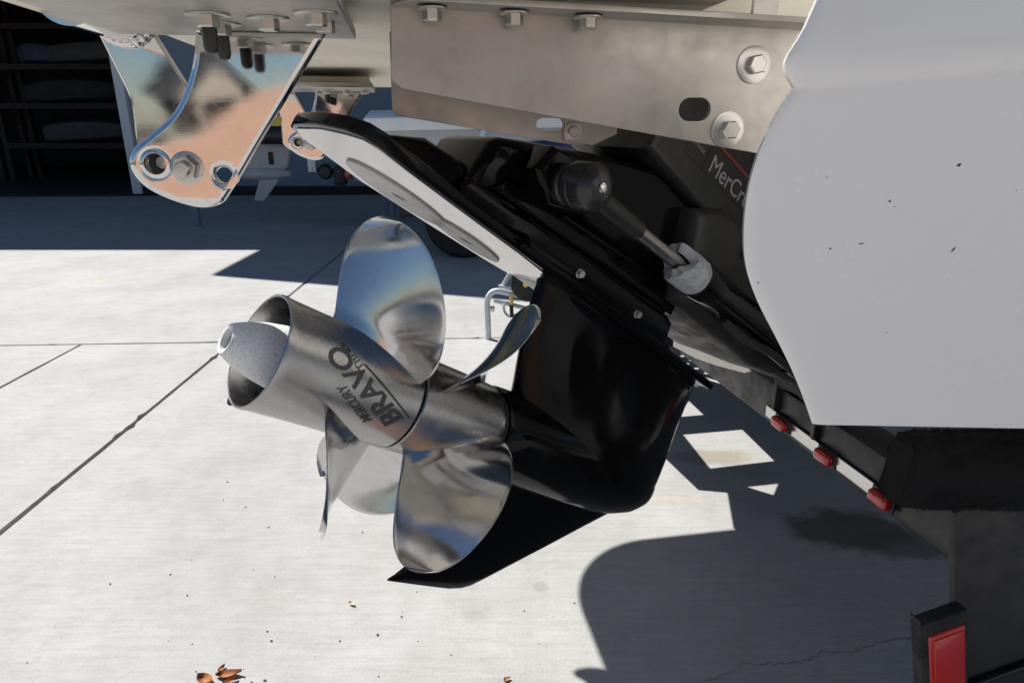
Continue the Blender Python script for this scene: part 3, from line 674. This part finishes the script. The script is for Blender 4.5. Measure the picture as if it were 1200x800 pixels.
hub = link('hub', lathe([(.150, .030), (.150, .0575), (.004, .0592), (.0006, .0600), (0, .0612), (.0008, .0628), (.004, .0632), (.012, .0624), (.05, .0616), (.1745, .0612), (.1762, .0600), (.1762, .05)], DO, DU, 96, False), 'hub_steel', rear, True, 35)
link('inner_hub', lathe([(.150, .059), (.150, .036), (.04, .034), (.04, .0001)], DO, DU, 48, False), 'hub_steel', hub)
for k in range(3):
    q = list(RP); q[0] += 2*pi/3*k
    link('blade', blade_mesh(q, 1), 'blade_steel', rear, True, 50)
link('tail_anode', lathe([(.05, .0001), (.05, .0375), (.02, .0345), (.0, .0305), (-.018, .0245), (-.029, .0195), (-.0335, .0170), (-.0350, .0155), (-.0342, .0128), (-.022, .0115)], DO, DU, 56, False), 'zinc_white', rear, True, 40)
link('anode_bolt', lathe([(-.024, .0121), (-.024, .0085), (-.0285, .008), (-.0285, .0001)], DO, DU, 6, False), 'black_satin', rear, False)
# engraving wrapped on the hub
def hub_text(name, body, p0, p1, h_at, width, height, parent, m_, bold=0., r0=.0618, lift=.0003, shear=0.):
    me = text_mesh(body, 1.0, 0., bold, 1., shear)
    xs_ = [v.co.x for v in me.vertices]; yv = [v.co.y for v in me.vertices]
    x0, x1, y0, y1 = min(xs_), max(xs_), min(yv), max(yv)
    bm = bmesh.new(); bm.from_mesh(me); bpy.data.meshes.remove(me)
    bmesh.ops.triangulate(bm, faces=bm.faces[:])
    for _ in range(2):
        le = [e for e in bm.edges if e.calc_length() > .12]
        if le: bmesh.ops.subdivide_edges(bm, edges=le, cuts=1); bmesh.ops.triangulate(bm, faces=bm.faces[:])
    for v in bm.verts:
        a = (v.co.x-x0)/(x1-x0)*width; b = (v.co.y-y0)/(y1-y0)*height
        u = p0[0] + (p1[0]-p0[0])*a + h_at[0]*b; s = p0[1] + (p1[1]-p0[1])*a + h_at[1]*b
        th = s/.0615; v.co = DO + DU*u + (DV*cos(th) + DW*sin(th))*(r0+lift)
    return link(name, frommb(bm), m_, parent, False)
b0, b1 = (.1600, .1040), (.0540, .0505)
up = (-.0150, .0186)
hub_text('engraving', 'BRAVO', b0, b1, up, .98, 1.0, hub, 'engrave', .02)
hub_text('engraving', 'MERCURY', (.1260, .1185), (.0745, .0905), (-.0078, .0072), 1.0, 1.0, hub, 'engrave', .01)
hub_text('engraving', 'Three', (.0925, .0660), (.0610, .0480), (-.0058, .0072), 1.0, 1.0, hub, 'engrave')
bar = []
for i in range(25):
    t = i/24; u = .166 + (.090-.166)*t; s = .1035 + (.0645-.1035)*t
    for d in (0, 1): th = (s-.0016*d)/.0615; bar.append(DO + DU*(u+.0013*d) + (DV*cos(th)+DW*sin(th))*.0621)
link('engraved_line', pyd(bar, [(2*i, 2*i+1, 2*i+3, 2*i+2) for i in range(24)]), 'engrave', hub, False)
front = thing('propeller', 'front four bladed stainless propeller next to the black gearcase', 'propeller', D(.25, -.2, 0), 'counter rotating propellers')
link('hub', lathe([(.1795, .05), (.1795, .0600), (.181, .0612), (.25, .0614), (.305, .0608), (.3125, .0600), (.3165, .0575), (.3165, .05)], DO, DU, 96, False), 'hub_steel', front, True, 35)
link('collar', lathe([(.17, .0570), (.185, .0570), (.30, .0570), (.3215, .0570), (.3215, .04)], DO, DU, 64, False), 'hole_dark', front)
for k in range(4):
    q = list(FP); q[0] += pi/2*k
    link('blade', blade_mesh(q, -1), 'blade_steel', front, True, 50)

# ------------------------------------------------------------------ trailer under the boat
tr = thing('boat_trailer', 'black steel boat trailer with red marker lights and carpeted bunk under the hull', 'trailer', B(.85, 1.2, 0))
def crossz(l): return .553 + .03*(l-1.2)*0 - .02*(1-abs(l-1.2)/.5 if abs(l-1.2) < .5 else 0)
def beam(a, b, wd, ht, m_, name='crossmember', bev=.006):
    d = (b-a); c = (a+b)/2; e = d.normalized(); s = e.cross(Z).normalized(); u_ = s.cross(e)
    return link(name, boxm(c, e, s, u_, d.length, wd, ht, bev), m_, tr, True, 35)
beam(B(.83, .66, .570), B(.83, 1.95, .555), .08, .092, 'trailer_black')
lb = beam(B(.7855, .83, .549), B(.7855, 1.225, .5445), .006, .026, 'chrome_strip', 'light_bar', .002)
for l in (.852, 1.005, 1.156):
    zz = .5465 - .011*(l-1.0)
    link('marker_lens', boxm(B(.774, l, zz), BL, BF, Z, .046, .018, .024, .008, 5), 'red_lens', lb, True, 60)
    link('lens_base', boxm(B(.7815, l, zz), BL, BF, Z, .054, .004, .029, .0015), 'black_satin', lb)
# bunk: carpeted plank sloping with the hull
a, b = B(.556, .595, .768), B(3.2, .595, .50); d = (b-a); L = d.length; e = d.normalized(); s = e.cross(Z).normalized(); u_ = s.cross(e)
vs_, fs = [], []; n = 28; st = [(0, .55), (.003, .75), (.008, .88), (.016, .97), (.026, 1.0)] + [(.03*k + .04, 1.0) for k in range(30)] + [(L, 1.0)]
for d_, k in st:
    for i in range(n):
        a_ = 2*pi*i/n; q = lambda c_: abs(c_)**.5*(1 if c_ > 0 else -1)
        j_ = lambda: random.uniform(-.0013, .0013)
        hh = .043 + .006*min(max(d_, 0), .3)/.3
        vs_.append(a + e*(d_+j_()) + s*(q(cos(a_))*.027*(.4+.6*k) + j_()) + u_*(q(sin(a_))*hh*(.7+.3*k) + j_()))
for j in range(len(st)-1):
    for i in range(n): k = (i+1) % n; fs.append((j*n+i, j*n+k, (j+1)*n+k, (j+1)*n+i))
fs.append(tuple(range(n)))
link('bunk', pyd(vs_, fs), 'carpet', tr, True, 80)
TZ = (Z - BF*.255).normalized(); TF = (BF + Z*.255).normalized()
def TP(f, l, z): return B(f + (z-.57)*-.262, l, z)              # the upright leans forward towards its foot
# carpet pile on the near end of the bunk
RF = random.Random(3); vs_, fs = [], []
for i in range(9000):
    d_ = RF.uniform(0, .34)**1.0; a_ = RF.uniform(0, 2*pi); q = lambda c_: abs(c_)**.5*(1 if c_ > 0 else -1)
    hh = .043 + .006*min(d_, .3)/.3; en = min(1, .62 + d_*15)
    base = a + e*d_ + s*(q(cos(a_))*.0265*en) + u_*(q(sin(a_))*hh*(.8+.2*en))
    out = (s*cos(a_) + u_*sin(a_) + e*(-.8 if d_ < .02 else 0) + V3(RF.gauss(0, .5), RF.gauss(0, .5), RF.gauss(0, .5))).normalized()
    sd_ = out.cross(e).normalized()*.0005 if abs(out.dot(e)) < .95 else s*.0005
    k = len(vs_); vs_ += [base - sd_, base + sd_, base + out*RF.uniform(.0025, .0055)]; fs.append((k, k+1, k+2))
cp = link('carpet_pile', pyd(vs_, fs), 'carpet', tr, False); cp['kind'] = 'stuff'
link('post', boxm(TP(.709+.17, .628, .42), TF, BL, TZ, .34, .012, .62, .003), 'post_grey', tr)
link('post_step', boxm(TP(.709+.17, .617, .43), TF, BL, TZ, .345, .012, .010, .003), 'trailer_black', tr)
tl = link('tail_light', boxm(TP(.646, .584, .47), TF, BL, TZ, .066, .020, .19, .004), 'rubber', tr)
for k in range(16): link('rib', boxm(TP(.6130, .584, .385+k*.0115), TF, BL, TZ, .0016, .017, .006, .0006), 'rubber', tl, False)
link('reflector', boxm(TP(.647, .5735, .463), TF, BL, TZ, .050, .006, .165, .003, 3), 'red_reflector', tl)
link('reflector_inset', boxm(TP(.647, .5700, .463), TF, BL, TZ, .040, .002, .152, .0008, 2), 'red_reflector', tl)
# port side step plate, added: outline and openings shaped for the sun patches
lift = (-.631*.55, .49*.55)
sh = lambda P_: [(x+lift[0], y+lift[1]) for x, y in P_]
outer = [(.545, 2.150), (.612, 1.916), (.703, 1.90), (.66, 1.70), (.80, 1.45), (1.9, 1.35), (2.4, 3.6), (.60, 3.45), (.50, 2.6)]
h1 = [(.658, 2.321), (.903, 2.366), (.934, 2.111), (.688, 2.056)]; h2 = [(.776, 1.937), (.892, 1.959), (.847, 1.884)]; h3 = [(.764, 2.65), (.789, 2.501), (.668, 2.476)]
hs = [sh(h1), sh(h2), sh(h3), sh([(.80, 3.01), (.815, 3.03), (.985, 2.845), (.97, 2.83)])]
for i in range(5):
    for j in range(3):
        x = .84 + .030*i + .035*j; y = 3.17 - .065*i + .05*j
        hs.append(sh(circ(x, y, .0135, 14)))
link('shade_step_plate', plate(outer and sh(outer), V3(0, 0, .55), X, Y, Z, .008, .001, hs), 'trailer_black', tr, False)
link('keel_guard', plate([(1.46, .735), (1.098, .692), (1.122, .679), (1.24, .652), (1.334, .634), (1.46, .620)], B(.665, 0, 0), BL, Z, BF, .01, .001), 'rod_steel', tr, False)
link('keel_roller', lathe([(0, .035), (.01, .042), (.06, .036), (.11, .042), (.12, .035)], B(.80, 1.06, .655), BL, 28), 'rubber', tr)
link('roller_bracket', boxm(B(.80, 1.05, .62), BF, BL, Z, .05, .012, .12, .004), 'trailer_black', tr)
link('roller_bracket', boxm(B(.80, 1.19, .62), BF, BL, Z, .05, .012, .12, .004), 'trailer_black', tr)

# ------------------------------------------------------------------ background: second boat on its trailer
b2 = thing('parked_boat', 'grey parked boat with white gunwale and blue arc behind the drive', 'boat', (1.5, 6.4, 0))
def hullrows(zs):
    vs_, fs = [], []; n = 14
    for (z, inset) in zs:
        for i in range(n):
            t = i/(n-1); x = -1.13 + inset*.5 + 5.2*t; y = 5.45 + inset + 1.05*max(t-.55, 0)**2*4
            vs_.append((x, y, z + .1*t))
        for i in range(n):
            t = 1-i/(n-1); x = -1.13 + inset*.5 + 5.2*t; y = 7.35 - inset - 1.05*max(t-.55, 0)**2*4
            vs_.append((x, y, z + .1*t))
    for j in range(len(zs)-1):
        for i in range(2*n): k = (i+1) % (2*n); fs.append((j*2*n+i, j*2*n+k, (j+1)*2*n+k, (j+1)*2*n+i))
    return vs_, fs, n
vs_, fs, n = hullrows([(.36, .8), (.50, .32), (.62, .14), (.80, .04), (1.065, 0)]); fs.append(tuple(range(2*n)))
link('hull', pyd(vs_, fs), 'hull_grey', b2, True, 40)
vs_, fs, n = hullrows([(1.065, -.03), (1.075, -.035), (1.16, -.03), (1.22, .05)]); fs.append(tuple(3*2*n+i for i in range(2*n)))
link('gunwale', pyd(vs_, fs), 'hull_white', b2, True, 40)
arc = smooth_path([V3(-.62, 5.46, .66), V3(-.45, 5.455, .80), V3(-.2, 5.45, .90), V3(.2, 5.45, .97), V3(.8, 5.45, 1.0)], 8)
link('blue_stripe', tube(arc, .022, 8), 'hull_blue', b2)
vs_ = [p_ for p_ in arc] + [V3(p_.x, p_.y+.03, .58) for p_ in arc[::-1]]
link('blue_panel', plate([(p_.x, p_.z) for p_ in arc] + [(.8, .6), (-.62, .6)], V3(0, 5.455, 0), X, Z, Y, .02, .002), 'hull_blue', b2, False)
link('fuel_line', tube(smooth_path([V3(-.17, 5.3, 1.15), V3(-.22, 5.28, 1.05), V3(-.2, 5.28, .95), V3(-.1, 5.3, .9)], 6), .02, 10), 'clear_tube', b2)
t2 = thing('trailer_under_parked_boat', 'dark wheeled trailer carrying the grey parked boat', 'trailer', (-.3, 6.2, 0))
for y in (5.75, 7.1):
    wl = link('wheel', lathe([(0, .12), (0, .30), (.03, .335), (.16, .335), (.19, .30), (.19, .12)], V3(-.42, y, .335), Y, 40), 'rubber', t2)
    link('rim', lathe([(.02, .0001), (.02, .08), (.005, .17), (.02, .19)], V3(-.42, y, .335), Y, 28, False), 'galv', wl)
link('frame_rail', wbox(-1.0, 3.2, 5.95, 6.02, .33, .42, .005), 'trailer_black', t2)
link('frame_rail', wbox(-1.0, 3.2, 6.85, 6.92, .33, .42, .005), 'trailer_black', t2)

# tubular stand with wheel behind the leg
ts = thing('tongue_jack', 'silver tubular trailer tongue stand with black wheel on the sunlit slab behind the leg', 'trailer jack', (-.02, 3.55, 0))
link('bent_leg', tube(smooth_path([V3(-.13, 3.5, .0), V3(-.132, 3.5, .10), V3(-.135, 3.5, .2), V3(-.125, 3.5, .245), V3(-.09, 3.5, .272), V3(-.02, 3.5, .262), V3(.14, 3.5, .225), V3(.3, 3.5, .19)], 6), .0165, 14), 'galv', ts)
link('brace', tube([V3(-.10, 3.52, .215), V3(.3, 3.52, .115)], .012, 12), 'galv', ts)
link('upright', tube([V3(-.06, 3.56, .27), V3(-.01, 3.56, .36), V3(.02, 3.56, .50)], .012, 12), 'galv', ts)
link('cross_tube', tube([V3(-.075, 3.55, .285), V3(.2, 3.55, .27)], .012, 12), 'galv', ts)
link('clamp', boxm(V3(-.11, 3.51, .17), X, Y, Z, .03, .04, .025, .004), 'bolt_steel', ts)
wl = link('wheel', lathe([(0, .03), (0, .085), (.012, .098), (.05, .098), (.062, .085), (.062, .03)], V3(.075, 3.40, .335), (Y + X*.4).normalized(), 32), 'rubber', ts)
link('axle', lathe([(-.015, .0001), (-.015, .014), (.0, .014)], V3(.075, 3.40, .335), (Y + X*.4).normalized(), 16, False), 'brass', wl)
link('latch_pin', tube([V3(-.005, 3.46, .255), V3(-.003, 3.46, .21)], .012, 10), 'brass', ts)
link('latch_strap', tube([V3(-.005, 3.46, .215), V3(0, 3.46, .14)], .011, 10), 'rubber', ts)
link('strut', tube(smooth_path([V3(-.045, 3.50, .20), V3(-.04, 3.5, .155), V3(-.01, 3.48, .135), V3(.03, 3.48, .15)], 5), .007, 10), 'galv', ts)

# second drive unit and clutter in front of the blue wall
od = thing('outboard_lower_unit', 'small grey motor lower unit hanging in front of the blue wall', 'outboard', (-2.85, 8, 0))
vs_, fs = [], []
link('leg', plate([(-3.14, .90), (-2.56, .87), (-2.54, .82), (-2.58, .66), (-2.62, .60), (-3.14, .60)], V3(0, 8, 0), X, Z, Y, .12, .03, seg=3), 'motor_grey', od, True, 40)
link('plate', plate([(-3.2, 7.86), (-2.5, 7.9), (-2.5, 8.1), (-3.2, 8.14)], V3(0, 0, .875), X, Y, Z, .02, .004), 'motor_grey', od, False)
link('gearcase', lathe([(0, .0001), (.02, .03), (.12, .065), (.35, .075), (.6, .07), (.66, .05)], V3(-2.56, 8, .555), V3(-1, 0, 0), 24), 'motor_grey', od)
link('skeg', plate([(-2.72, .50), (-2.95, .50), (-3.05, .25), (-2.93, .24)], V3(0, 8, 0), X, Z, Y, .02, .004), 'motor_grey', od, False)
link('water_intake', wbox(-2.80, -2.75, 7.925, 7.95, .66, .80), 'hole_dark', od, False)
for k in range(3):
    a = .5 + k*2*pi/3
    link('propeller_blade', plate([(0, .04), (.05, .08), (.06, .17), (.0, .21), (-.05, .15), (-.03, .06)], V3(-3.25, 8, .555), Y*cos(a)+Z*sin(a)+X*.3, (Z*cos(a)-Y*sin(a)), X, .008, .002), 'motor_grey', od, False)
link('bracket_arm', wbox(-3.1, -2.6, 7.96, 8.04, .88, 1.3, .01), 'black_satin', od)
yf = thing('lifting_frame', 'yellow steel lifting frame behind the polished bracket', 'frame', (-2.4, 7.6, 0))
link('top_bar', wbox(-3.62, -2.15, 7.55, 7.65, 1.08, 1.20, .01), 'yellow_paint', yf)
link('upright', wbox(-2.28, -2.14, 7.55, 7.65, .86, 1.08, .01), 'yellow_paint', yf)
link('post', wbox(-2.25, -2.16, 7.56, 7.64, .60, .86, .006), 'galv', yf)
link('post', wbox(-3.62, -3.54, 7.57, 7.63, 0, 1.2, .006), 'beam_blue', yf)
link('motor', lathe([(0, .05), (.02, .10), (.3, .10), (.34, .06)], V3(-2.75, 7.6, 1.0), X, 24), 'black_satin', yf)
rt = thing('parked_trailer', 'blue grey trailer tail with small red lamp in front of the blue wall', 'trailer', (-1.9, 7.8, 0))
link('crossbar', wbox(-2.15, -1.35, 7.75, 8.05, .66, .78, .01), 'beam_blue', rt)
link('lamp_housing', lathe([(0, .07), (.06, .085), (.1, .06)], V3(-2.08, 7.7, .6), -Y, 20), 'black_satin', rt)
link('lamp_housing', wbox(-2.0, -1.86, 7.62, 7.74, .45, .66, .03), 'black_satin', rt)
link('red_lamp', wbox(-1.86, -1.79, 7.60, 7.68, .53, .66, .012), 'red_reflector', rt)
link('lamp_housing', wbox(-1.78, -1.60, 7.62, 7.74, .48, .66, .03), 'beam_blue', rt)
link('lamp_housing', lathe([(0, .06), (.2, .07), (.24, .04)], V3(-1.6, 7.7, .48), X, 20), 'black_satin', rt)
link('support_leg', wbox(-1.42, -1.36, 7.78, 7.86, 0, .66, .004), 'beam_blue', rt)
link('support_leg', wbox(-1.52, -1.46, 7.95, 8.03, 0, .70, .004), 'beam_blue', rt)

# ------------------------------------------------------------------ dry leaves and grit on the slab
def leaf(x, y, L, W_, rz, curl, m_, label):
    vs_, fs = [], []; n = 7
    for i in range(n):
        t = i/(n-1); hw = W_*sin(pi*(t**.8))*.5 + .0003
        for k, s in enumerate((-1, -.5, 0, .5, 1)):
            a, b = (t-.5)*L, hw*s; z = .001 + curl*(s*s*.5 + (t-.4)**2*1.5)*L
            vs_.append((x + a*cos(rz) - b*sin(rz), y + a*sin(rz) + b*cos(rz), z))
    for i in range(n-1):
        for k in range(4): fs.append((i*5+k, i*5+k+1, (i+1)*5+k+1, (i+1)*5+k))
    o = link('dry_leaf', pyd(vs_, fs), m_, None, True, 0); o['label'] = label; o['category'] = 'leaf'; o['group'] = 'dry leaves on the slab'
leaf(-.617, 1.148, .055, .022, .15, .25, 'leaf_brown', 'largest orange brown dry leaf at the bottom edge, with a pointed tip')
leaf(-.660, 1.130, .05, .026, -.5, .35, 'leaf_brown', 'curled brown dry leaf left of the largest orange leaf')
leaf(-.610, 1.122, .045, .02, 1.0, .3, 'leaf_brown', 'upright tilted dry leaf just below the largest orange leaf')
leaf(-.640, 1.165, .02, .012, 1.2, .4, 'leaf_brown', 'small curled leaf scrap above the leaf pile')
leaf(-.400, 1.372, .022, .010, -.7, .3, 'leaf_pale', 'pale straw coloured leaf lying left of the skeg tip')
leaf(-.011, 1.136, .016, .011, .4, .4, 'leaf_brown', 'small brown leaf scrap at the bottom edge below the skeg')
bm = bmesh.new(); R = random.Random(5)
pts = [(-.27, 1.33), (-.27, 1.345), (-.44, 1.68), (-.56, 1.25), (-.55, 1.26), (-.58, 1.28), (-.74, 1.24), (-.80, 1.25), (-.245, 1.42), (.03, 1.35), (.10, 1.33), (-.63, 1.48), (-.45, 1.24), (-.40, 1.25), (-1.5, 2.5), (-1.05, 1.45)]
for i in range(26): pts.append((R.uniform(-1.1, .2), 1.1 + abs(R.gauss(0, .5))))
for i in range(22): pts.append((-.64 + R.gauss(0, .045), 1.125 + R.gauss(0, .018)))
for x, y in pts:
    s = R.uniform(.0008, .0034); rt_ = R.uniform(0, 3)
    q = bmesh.ops.create_icosphere(bm, subdivisions=1, radius=s)['verts']
    for v in q:
        a, b = v.co.x*R.uniform(.6, 1.6), v.co.y*R.uniform(.5, 1.2)
        v.co = V3(x + a*cos(rt_) - b*sin(rt_), y + a*sin(rt_) + b*cos(rt_), s*.5 + v.co.z*.6)
o = link('grit', frommb(bm), 'speck', None, False); o['kind'] = 'stuff'; o['label'] = 'brown specks of grit and leaf crumbs scattered on the slab'; o['category'] = 'grit'
